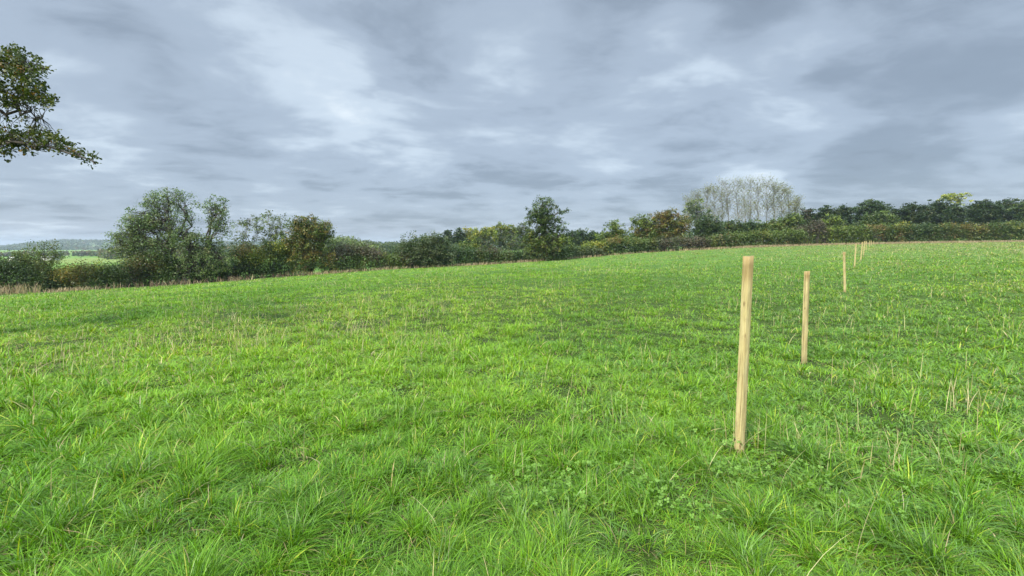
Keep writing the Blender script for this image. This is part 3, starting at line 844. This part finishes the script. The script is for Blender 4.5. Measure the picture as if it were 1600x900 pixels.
def near_oak():
    Y = 10.0; k = Y / FPX
    bx, by = -15.2, 11.5
    bz = H(bx, by)[0]
    base = np.array([bx, by, bz - .1])
    root = empty('oak_tree', base, 'near oak at the left edge, only its leafy bough tips hanging into view', 'tree')
    T = Tubes()
    fork = np.array([bx + .3, by, bz + 2.6])
    T.add(wiggle(base, fork, 6, .02), .42, .33, 12)
    boughs = []
    # boughs as photo columns/rows at their own depths: the last points hang into view
    for pts, r in (([(-120, 190, 11), (-50, 172, 10.4), (0, 170, 10.1), (40, 178, 9.9), (66, 186, 9.8)], .07),
                   ([(-150, 220, 11), (-60, 215, 10.2), (0, 222, 9.8), (50, 226, 9.6), (95, 232, 9.4), (130, 248, 9.2), (147, 258, 9.1)], .06),
                   ([(-130, 150, 11), (-60, 110, 10.5), (0, 100, 10.2), (40, 104, 10), (74, 108, 9.9)], .06),
                   ([(-140, 170, 11.2), (-70, 140, 10.8), (-10, 140, 10.5), (45, 150, 10.3), (84, 163, 10.1)], .055),
                   ([(-170, 110, 12), (-110, 60, 12), (-70, 30, 12)], .12), ([(-260, 110, 12), (-280, 30, 12), (-290, -40, 12)], .16),
                   ([(-330, 130, 12), (-420, 80, 12), (-480, 60, 12)], .14), ([(-190, 130, 13), (-160, 60, 14), (-120, 20, 15)], .13), ([(-250, 150, 9), (-230, 90, 8), (-200, 60, 7.4)], .12)):
        P = [fork] + [np.array(at(*q)) for q in pts]
        P = np.array(P)
        # densify
        tt = np.linspace(0, len(P) - 1, (len(P) - 1) * 4 + 1)
        Q = np.stack([np.interp(tt, np.arange(len(P)), P[:, a]) for a in range(3)], 1)
        Q[1:-1] += rng.normal(size=(len(Q) - 2, 3)) * .05
        T.add(Q, r, .006, 7)
        boughs.append(Q)
    blobs = [(0, 95, 40, 22, 1.0), (38, 104, 30, 16, 1.0), (20, 85, 24, 10, .8), (62, 112, 14, 9, .8), (8, 128, 46, 18, 1.0), (50, 140, 28, 16, 1.0), (72, 160, 17, 9, 1.0), (40, 158, 34, 12, .9), (0, 160, 30, 14, .8),
             (48, 185, 22, 7, .35), (0, 190, 24, 10, .4), (0, 214, 40, 16, 1.2), (42, 212, 36, 15, 1.1), (25, 232, 44, 9, .7), (80, 220, 24, 13, 1.0), (104, 232, 18, 9, .9), (122, 242, 16, 8, .9), (138, 250, 10, 8, .7),
             (-60, 130, 50, 50, .7), (-70, 210, 50, 24, .7), (-130, 70, 50, 34, .5), (-130, 40, 60, 50, .35), (-280, -20, 110, 70, .3), (-450, 70, 90, 70, .3), (-180, 20, 60, 50, .3), (-200, 190, 90, 40, .3), (-210, 70, 60, 60, .25), (12, 244, 20, 4, .3)]
    LV = []; LA = []; LP = []
    allb = np.vstack(boughs)
    for (px, py, rx, ry, cv) in blobs:
        n = int(cv * math.pi * rx * ry * k * k * 200)
        d0 = Y if px > -100 else 12.0
        Yt = d0 + (0 if px < 60 else -.4) + rng.normal(size=n) * max(.3, .35 * (rx + ry) * .5 * k)
        r = np.sqrt(rng.uniform(0, 1, n)); r = np.where(rng.uniform(0, 1, n) < .16, r * 1.32, r * .96); a = rng.uniform(0, 2 * np.pi, n)
        for q in range(n):
            tip = np.array(at(px + rx * r[q] * math.cos(a[q]), py + ry * r[q] * math.sin(a[q]), Yt[q]))
            j = np.argmin(((allb - tip) ** 2).sum(1) + rng.uniform(0, .15, len(allb)))
            A = allb[j]
            if np.linalg.norm(A - tip) < .42:
                T.add(wiggle(A, tip, 4, .07, .03), .008, .003, 4)
            m = rng.integers(6, 11)
            out_ = tip - A; out_ /= np.linalg.norm(out_) + 1e-6
            ax = rng.normal(size=(m, 3)) * .75 + out_ * .7; ax[:, 2] -= .05
            ax /= np.linalg.norm(ax, axis=1)[:, None]
            LV.append(tip + out_ * rng.uniform(-.10, .10, (m, 1)) + rng.normal(size=(m, 3)) * .028); LA.append(ax)
            c = pick(OAKL, 1)
            LP.append(np.repeat(c, m, 0) * rng.uniform(.75, 1.3, (m, 1)))
    V, F, K = leaf_oak(np.vstack(LV), np.vstack(LA), .060, np.vstack(LP))
    T.build('trunk', M_BARK, root, base)
    mesh_np('crown', V, [F], M_LEAF, root, K, base)


near_oak()


# ------------------------------------------------------------------ posts
def post_material():
    m = bpy.data.materials.new('rough_sawn_softwood'); m.use_nodes = True
    t = NT(m.node_tree)
    tcn = t.n('ShaderNodeTexCoord')
    oi = t.n('ShaderNodeObjectInfo')
    ofs = t.n('ShaderNodeVectorMath', operation='MULTIPLY_ADD')
    cmb = t.n('ShaderNodeCombineXYZ')
    for i_ in range(3):
        t.l(oi.outputs['Random'], cmb.inputs[i_])
    t.l(cmb.outputs[0], ofs.inputs[0]); ofs.inputs[1].default_value = (7, 11, 5); t.l(tcn.outputs['Object'], ofs.inputs[2])
    mp = t.n('ShaderNodeMapping'); mp.inputs['Scale'].default_value = (26, 26, 1.6)
    t.l(ofs.outputs[0], mp.inputs[0])
    grain = t.noise(mp.outputs[0], 2.2, 7, .62, .4)
    blot = t.noise(ofs.outputs[0], 9, 5, .6)
    base = t.ramp(grain, [(.30, (.27, .195, .085)), (.50, (.48, .41, .19)), (.75, (.60, .525, .29))])
    base = t.mix(t.m('MULTIPLY', t.m('SUBTRACT', blot, .50, clamp=True), 2.2, clamp=True), base, (.31, .25, .13))
    vor = t.n('ShaderNodeTexVoronoi'); vor.inputs['Scale'].default_value = 1.0
    mk = t.n('ShaderNodeMapping'); mk.inputs['Scale'].default_value = (9, 9, 4.2); t.l(ofs.outputs[0], mk.inputs[0]); t.l(mk.outputs[0], vor.inputs['Vector'])
    knot = t.m('MULTIPLY', t.m('SUBTRACT', .13, vor.outputs['Distance'], clamp=True), 9, clamp=True)
    base = t.mix(knot, base, (.10, .055, .025))
    sz = t.n('ShaderNodeSeparateXYZ'); t.l(tcn.outputs['Object'], sz.inputs[0])
    zz = t.m('ADD', sz.outputs[2], t.m('MULTIPLY', blot, .12))
    mud = t.m('MULTIPLY', t.m('SUBTRACT', .24, zz, clamp=True), 7, clamp=True)
    base = t.mix(t.m('MULTIPLY', mud, .55), base, (.13, .10, .055))
    wet = t.m('MULTIPLY', t.m('SUBTRACT', zz, 1.47, clamp=True), 9, clamp=True)
    base = t.mix(t.m('MULTIPLY', wet, .6), base, (.24, .16, .06))
    saw = t.n('ShaderNodeTexWave'); saw.inputs['Scale'].default_value = 38; saw.inputs['Distortion'].default_value = 2.5; saw.inputs['Detail'].default_value = 2
    saw.bands_direction = 'Z'; t.l(tcn.outputs['Object'], saw.inputs['Vector'])
    base = t.mix(t.m('MULTIPLY', saw.outputs['Fac'], .22), base, (.20, .15, .08))
    mc = t.n('ShaderNodeMapping'); mc.inputs['Scale'].default_value = (60, 60, 1.1); t.l(ofs.outputs[0], mc.inputs[0])
    crack = t.m('MULTIPLY', t.m('SUBTRACT', t.noise(mc.outputs[0], 1.0, 3, .5, .3), .60, clamp=True), 14, clamp=True)
    base = t.mix(t.m('MULTIPLY', crack, .7), base, (.09, .06, .03))
    p_ = t.n('ShaderNodeBsdfPrincipled'); t.l(base, p_.inputs['Base Color']); p_.inputs['Roughness'].default_value = .85; p_.inputs['Specular IOR Level'].default_value = .2
    b = t.n('ShaderNodeBump'); b.inputs['Strength'].default_value = 1.0; b.inputs['Distance'].default_value = .008
    t.l(grain, b.inputs['Height']); t.l(b.outputs[0], p_.inputs['Normal'])
    o = t.n('ShaderNodeOutputMaterial'); t.l(p_.outputs[0], o.inputs['Surface'])
    return m


M_POST = post_material()
PLAB = ['nearest and tallest-looking pale wooden post, right of centre', 'second post, shorter looking with a darker stained top', 'third post, standing alone with a leftward lean', 'fourth post, tall slim one behind the lone leaning post',
        'fifth post, left of the tight pair close to the hedge', 'sixth post, bright one overlapping the fifth post', 'seventh post, thin one just behind the bright pair', 'eighth post, first of three tiny ones against the hedge',
        'ninth post, middle of three tiny ones against the hedge', 'farthest tiny post at the foot of the dark hedge']


def post(i, bx, by, tx, ty, Y, label):
    a = np.array(at(bx, by, Y)); b = np.array(at(tx, ty, Y))
    g = H(a[0], a[1])[0]
    a[2] = min(a[2], g)
    L = b - a
    hgt = np.linalg.norm(L); ez = L / hgt
    yaw = R((24, 20, 18, 6, 10, 5, 12, 8, 10, 0)[i])
    ex = np.array([math.cos(yaw), math.sin(yaw), 0]); ex -= ez * (ex @ ez); ex /= np.linalg.norm(ex)
    ey = np.cross(ez, ex)
    wd = .031 if i else .0275
    rows = 26
    rr = random.Random(100 + i)
    V = []
    sides = 4
    prof = []                                        # square section with bevelled, slightly worn arrises
    for cx_, cy_ in ((1, 1), (-1, 1), (-1, -1), (1, -1)):
        for k_ in range(3):
            ang = math.atan2(cy_, cx_) - R(45) + R(45) * k_
            prof.append((cx_ * (wd - .002) + math.cos(ang) * .002, cy_ * (wd - .002) + math.sin(ang) * .002))
    n = len(prof)
    ph = rr.uniform(0, 6)
    for r_ in range(rows + 1):
        t = r_ / rows
        z = -.35 + (hgt + .35) * t
        bow = .006 * math.sin(t * 3.1 + ph)
        for (u, v) in prof:
            j = 1 + rr.uniform(-.018, .018)
            zz = z + (rr.uniform(-.004, .004) + (u * .10 if r_ == rows else 0))
            V.append(ex * (u * j + bow) + ey * (v * j) + ez * zz)
    F = [[r_ * n + q, r_ * n + (q + 1) % n, (r_ + 1) * n + (q + 1) % n, (r_ + 1) * n + q] for r_ in range(rows) for q in range(n)]
    cap = [[rows * n + q for q in range(n)], [q for q in range(n)][::-1]]
    o = mesh_np('wooden_post', np.array(V) + a, [F, cap], M_POST, None, None, a)
    o['label'] = label; o['category'] = 'post'; o['group'] = 'wooden stakes in a row across the meadow'


for i, P in enumerate(POSTS):
    post(i, *P, PLAB[i])


# ------------------------------------------------------------------ grass
def blade_mesh(name, P, head, h, lean, wd, cols, segs, mat, label, curl=None, cat='grass'):
    n = len(P)
    t = np.linspace(0, 1, segs + 1)
    dirx = np.stack([np.cos(head), np.sin(head), np.zeros(n)], 1)
    tw = head + np.pi / 2 + rng.normal(size=n) * .5
    side = np.stack([np.cos(tw), np.sin(tw), np.zeros(n)], 1)
    droop = lean ** 2 * .32
    V = []
    prof = np.interp(t, [0, .35, .75, 1], [.75, 1, .68, 0])
    for k in range(segs + 1):
        c = P + dirx * (h * lean * t[k] ** 1.7)[:, None] + np.array([0, 0, 1.]) * (h * (t[k] - droop * t[k] ** 2.6))[:, None]
        if k < segs:
            o_ = side * (wd * .5 * prof[k])[:, None]
            V += [c - o_, c + o_]
        else:
            V.append(c)
    m = len(V)
    VV = np.stack(V, 1).reshape(-1, 3)
    i = np.arange(n)[:, None] * m
    Q = [i + np.array([[2 * k, 2 * k + 1, 2 * k + 3, 2 * k + 2]]) for k in range(segs - 1)]
    groups = [np.concatenate(Q)] if Q else []
    groups.append(i + np.array([[m - 3, m - 2, m - 1]]))
    o = mesh_np(name, VV, groups, mat, None, np.repeat(cols, m, 0))
    o['kind'] = 'stuff'; o['label'] = label; o['category'] = cat
    return o


def field_points(n, y0, y1, p=.4, margin=1.32):
    Y = (y0 ** p + rng.uniform(0, 1, n) * (y1 ** p - y0 ** p)) ** (1 / p)
    X = Y * rng.uniform(-margin, margin, n) + rng.uniform(-.6, .6, n)
    return X, Y


def grass_colours(X, Y, n, extra_straw=0.0):
    fresh = np.array((.175, .320, .020)); mid = np.array((.103, .226, .015)); blue = np.array((.118, .220, .045)); yel = np.array((.29, .35, .040)); straw = np.array((.40, .33, .17))
    a = fbm(X, Y, .33, 51); b = fbm(X, Y, .9, 57); dry = fbm(X, Y, .16, 63)
    r = rng.uniform(0, 1, n)
    t = np.clip((a - .5) * 3 + .5 + rng.normal(size=n) * .25, 0, 1)[:, None]
    c = mid * (1 - t) + fresh * t
    rightness = np.clip((X - .05 * Y) / (4 + .3 * Y), 0, 1)
    pb = np.clip(.10 + .55 * rightness + .6 * (b - .55), 0.02, .7)
    c = np.where((r < pb)[:, None], blue, c)
    d = np.hypot(X, Y)
    dr = np.clip((dry - .45) * 2.2, 0, 1)
    # drier streak left of centre and along the upper part of the field
    dr = np.maximum(dr, .9 * np.exp(-(((X + 6) / 3.5) ** 2 + ((Y - 12) / 5.0) ** 2)))
    dr = np.maximum(dr, np.clip((d - 28) / 60, 0, .75))
    py = .05 + .22 * dr
    ps = .015 + .10 * dr + extra_straw
    r2 = rng.uniform(0, 1, n)
    c = np.where((r2 < py)[:, None], yel, c)
    c = np.where((r2 > 1 - ps)[:, None], straw, c)
    pbuff = .55 * np.clip((d - 38) / 45, 0, 1) * np.clip((X + 5) / 35, 0, 1)
    c = np.where((rng.uniform(0, 1, n) < pbuff)[:, None], np.array((.29, .29, .12)), c)
    return c * rng.uniform(.60, 1.50, (n, 1)) * rng.uniform(.94, 1.06, (n, 3))


def tussock(X, Y, cell):
    """nearest tussock of a jittered grid: distance (0 centre .. 1 edge), direction away from its middle, random number"""
    gx = np.floor(X / cell).astype(int); gy = np.floor(Y / cell).astype(int)
    best = np.full(len(X), 1e9); bx = np.zeros(len(X)); by = np.zeros(len(X)); br = np.zeros(len(X))
    for i in (-1, 0, 1):
        for j in (-1, 0, 1):
            cx_ = (gx + i + .1 + .8 * _hash(gx + i + 50, gy + j + 90)) * cell
            cy_ = (gy + j + .1 + .8 * _hash(gx + i + 777, gy + j + 333)) * cell
            d = (X - cx_) ** 2 + (Y - cy_) ** 2
            m = d < best
            best = np.where(m, d, best); bx = np.where(m, cx_, bx); by = np.where(m, cy_, by)
            br = np.where(m, _hash(gx + i + 1500, gy + j + 2100), br)
    return np.clip(np.sqrt(best) / (cell * .72), 0, 1), np.arctan2(Y - by, X - bx), br


def make_grass(name, label, n, y0, y1, segs, wscale, cell=.30):
    per = 26
    nt = int(n * .66 / per)
    tx, ty = field_points(nt, y0, y1)
    dist = np.hypot(tx, ty)
    sg = .052 * (np.maximum(dist, 2) / 2.5) ** .55 * rng.uniform(.6, 1.6, nt)
    ox = rng.normal(size=(nt, per)) * sg[:, None]; oy = rng.normal(size=(nt, per)) * sg[:, None]
    X1 = (tx[:, None] + ox).ravel(); Y1 = (ty[:, None] + oy).ravel()
    head1 = np.arctan2(oy, ox).ravel() + rng.normal(size=nt * per) * .6
    th = np.repeat(.5 + 1.15 * rng.uniform(0, 1, nt) ** 1.6, per)
    n2 = n - nt * per
    X2, Y2 = field_points(n2, y0, y1)
    X = np.concatenate([X1, X2]); Y = np.concatenate([Y1, Y2])
    flow = (fbm(X, Y, .5, 71) - .5) * 9 + 2.0
    head = np.concatenate([head1, rng.uniform(0, 2 * np.pi, n2)])
    td, ta, tr_ = tussock(X, Y, cell)
    big = tr_ > .32
    head = np.where((rng.uniform(0, 1, len(X)) < .62) & big, ta + rng.normal(size=len(X)) * .55, head)
    bend = rng.uniform(0, 1, len(X)) < .12
    head = np.where(bend, flow + rng.normal(size=len(X)) * .5, head)
    hs = np.concatenate([th, np.full(n2, .7)])
    rl = np.concatenate([(np.hypot(ox, oy) / sg[:, None]).ravel() * .55, np.full(n2, .6)])
    ok = (Y > .5) & (Y < edge_Y(X, Y) + .5)
    # bare and worn spots between the tussocks
    gap = fbm(X, Y, 1.6, 83)
    ok &= ~((gap < .33) & (rng.uniform(0, 1, len(X)) < .75))
    ok &= ~(big & (td > .72) & (rng.uniform(0, 1, len(X)) < .45))
    hs = hs * np.where(big, .50 + (.25 + .75 * tr_) * (1 - td ** 1.5), .50 + .2 * tr_)
    rl = rl * .6 + np.where(big, td * .75, .45)
    X, Y, head, hs, rl, tr_ = X[ok], Y[ok], head[ok], hs[ok], rl[ok], tr_[ok]
    n_ = len(X)
    d = np.hypot(X, Y)
    lush = fbm(X, Y, .55, 91) * .5 + fbm(X, Y, 1.7, 95) * .5
    h = (.066 + .105 * np.clip((lush - .5) * 1.6 + .5, .03, 1)) * hs * rng.uniform(.65, 1.25, n_)
    lean = np.clip(rl + rng.normal(.25, .4, n_), .05, 1.8)
    for bx_, by_, _, _, dY in POSTS[:5]:
        q_ = at(bx_, by_, dY)
        h *= np.clip(np.hypot(X - q_.x, (Y - q_.y) * .7 + .12) / .45, .40, 1)
    dead = rng.uniform(0, 1, n_) < .07
    lean[dead] = 1.7; h[dead] *= .75
    wd = .0042 * wscale * (np.maximum(d, 2.2) / 2.2) ** .80 * rng.uniform(.7, 1.3, n_)
    P = np.stack([X, Y, H(X, Y) - .01], 1)
    cc = grass_colours(X, Y, n_)
    hue = ((tr_ * 7.31) % 1.0)[:, None]
    cc = cc * (np.array((.86, .90, 1.08)) * (1 - hue) + np.array((1.10, 1.10, .85)) * hue)
    cc[dead] = np.array((.26, .20, .10)) * rng.uniform(.6, 1.2, (dead.sum(), 1))
    return blade_mesh(name, P, head, h, lean, wd, cc, segs, M_GRASS, label)


make_grass('grass', 'long bright green grass in the foreground of the meadow', 720000, 1.0, 9.0, 4, .92, .21)
make_grass('grass', 'green grass across the middle of the meadow', 620000, 9.0, 32.0, 3, .66, .34)
make_grass('grass', 'pale green grass of the far meadow up to the hedge', 400000, 32.0, 90.0, 2, .85, .8)


def stalks():
    # pale seed stalks standing above the sward
    n = 26000
    X, Y = field_points(n, 1.3, 60, .55, 1.25)
    dry = fbm(X, Y, .22, 101)
    w_ = np.clip((dry - .38) * 2.2, .05, 1) + 1.2 * np.exp(-(((X + 6) / 3.5) ** 2 + ((Y - 12) / 5.0) ** 2))
    w_ = w_ * np.clip((fbm(X, Y, .9, 121) - .42) * 5, .10, 1.3)
    ok = (rng.uniform(0, 1, n) < w_ * np.clip(np.hypot(X, Y) / 10, .14, 1)) & (Y < edge_Y(X, Y))
    X, Y = X[ok], Y[ok]; n = len(X); d = np.hypot(X, Y)
    P = np.stack([X, Y, H(X, Y)], 1)
    c = np.where(rng.uniform(0, 1, (n, 1)) < .7, np.array([(.46, .42, .22)]), np.array([(.34, .29, .14)])) * rng.uniform(.8, 1.2, (n, 1))
    blade_mesh('seed_stalks', P, rng.uniform(0, 2 * np.pi, n), rng.uniform(.22, .46, n), np.abs(rng.normal(.35, .3, n)), 0.0025 * (np.maximum(d, 2.2) / 2.2) ** .62, c, 5, M_DRY, 'thin straw coloured seed stalks standing above the grass')
    # rough dry grass and dead weeds along the foot of the hedge
    n = 26000
    px = rng.uniform(-150, 1750, n)
    Y = np.interp(px, E_px, E_Y) + rng.normal(size=n) * .55
    X = (px - 800) / FPX * Y
    brown = ((px > 150) & (px < 480))
    keep = (rng.uniform(0, 1, n) < np.clip(.25 + 1.3 * (fbm(X, Y, .3, 111) - .35) + .6 * (px > 1150), 0, 1))
    keep &= (rng.uniform(0, 1, n) < np.where(px < 60, 1, np.where(brown, .28, np.where(px < 1050, .5, 1))))
    tall = np.where(px < 60, .95, np.where(brown, .62, .42))
    X, Y, brown, tall = X[keep], Y[keep], brown[keep], tall[keep]; n = len(X)
    P = np.stack([X, Y, H(X, Y)], 1)
    c = np.where((rng.uniform(0, 1, n) < np.where(brown, .75, .12))[:, None], np.array([(.17, .115, .085)]), np.array([(.36, .29, .17)])) * rng.uniform(.75, 1.2, (n, 1))
    blade_mesh('dry_grass', P, rng.uniform(0, 2 * np.pi, n), tall * rng.uniform(.5, 1.3, n), np.abs(rng.normal(.45, .3, n)), np.full(n, .045), c, 3, M_DRY, 'pale dry grass and dead weeds along the foot of the hedge')


stalks()


def clover():
    # low clover and broad leaved weeds in patches
    PT_ = [(1130, 770, .75, 620), (1260, 800, .5, 260), (1480, 765, .75, 520), (1380, 720, .8, 300), (1020, 800, .5, 200), (1300, 640, 1.1, 260), (1060, 545, .8, 420), (560, 620, .7, 360), (880, 800, .4, 180), (700, 560, .9, 300), (1220, 520, 1.0, 260), (190, 555, .8, 240), (1500, 560, 1.2, 300), (1000, 660, .6, 260)]
    C = []
    for px, py, r, n in PT_:
        dr = pix_dir(px, py)
        k = 1.75 / -dr.z
        x0, y0 = dr.x * k, dr.y * k
        a = rng.uniform(0, 2 * np.pi, n); q = r * np.sqrt(rng.uniform(0, 1, n))
        x = x0 + q * np.cos(a) * 1.3; y = y0 + q * np.sin(a)
        C.append(np.stack([x, y, H(x, y) + rng.uniform(.06, .15, n)], 1))
    C = np.vstack(C); C = C[fbm(C[:, 0], C[:, 1], 3.0, 131) > .40]; n = len(C)
    V = []; cols = []
    base_a = rng.uniform(0, 2 * np.pi, n); s = rng.uniform(.006, .011, n)
    tilt = rng.normal(size=(n, 2)) * .35
    col = np.where(rng.uniform(0, 1, (n, 1)) < .5, np.array([(.12, .235, .025)]), np.array([(.15, .275, .045)])) * rng.uniform(.8, 1.2, (n, 1))
    for q in range(3):
        a = base_a + q * 2 * np.pi / 3
        cx_ = C[:, 0] + np.cos(a) * s; cy_ = C[:, 1] + np.sin(a) * s
        for v in range(6):
            b = a + v * np.pi / 3
            dx = np.cos(a) * s + np.cos(b) * s * .85; dy = np.sin(a) * s + np.sin(b) * s * .85
            V.append(np.stack([C[:, 0] + dx, C[:, 1] + dy, C[:, 2] + dx * tilt[:, 0] + dy * tilt[:, 1] + .15 * np.hypot(dx, dy)], 1))
    VV = np.stack(V, 1).reshape(-1, 3)
    i = np.arange(n)[:, None] * 18
    F = np.concatenate([i + np.arange(q * 6, q * 6 + 6)[None] for q in range(3)])
    o = mesh_np('clover', VV, [F], M_GRASS, None, np.repeat(col, 18, 0))
    o['kind'] = 'stuff'; o['label'] = 'patches of low clover leaves among the grass'; o['category'] = 'clover'


clover()


# ------------------------------------------------------------------ the air
def haze():
    zt = 34.0
    V = [(x, y, z) for z in (-22.0, zt) for y in (-60, 3000) for x in (-3200, 2200)]
    F = [(0, 2, 3, 1), (4, 5, 7, 6), (0, 1, 5, 4), (2, 6, 7, 3), (0, 4, 6, 2), (1, 3, 7, 5)]
    m = bpy.data.materials.new('thin_haze'); m.use_nodes = True
    t = NT(m.node_tree)
    pv = t.n('ShaderNodeVolumePrincipled')
    pv.inputs['Color'].default_value = (.70, .85, 1.0, 1)
    pv.inputs['Density'].default_value = .00016
    pv.inputs['Anisotropy'].default_value = 0.0
    o = t.n('ShaderNodeOutputMaterial')
    t.l(pv.outputs[0], o.inputs['Volume'])
    ob = mesh_np('haze', V, [F], m)
    ob['kind'] = 'stuff'; ob['label'] = 'thin bluish haze over the valley'


if True:
    haze()
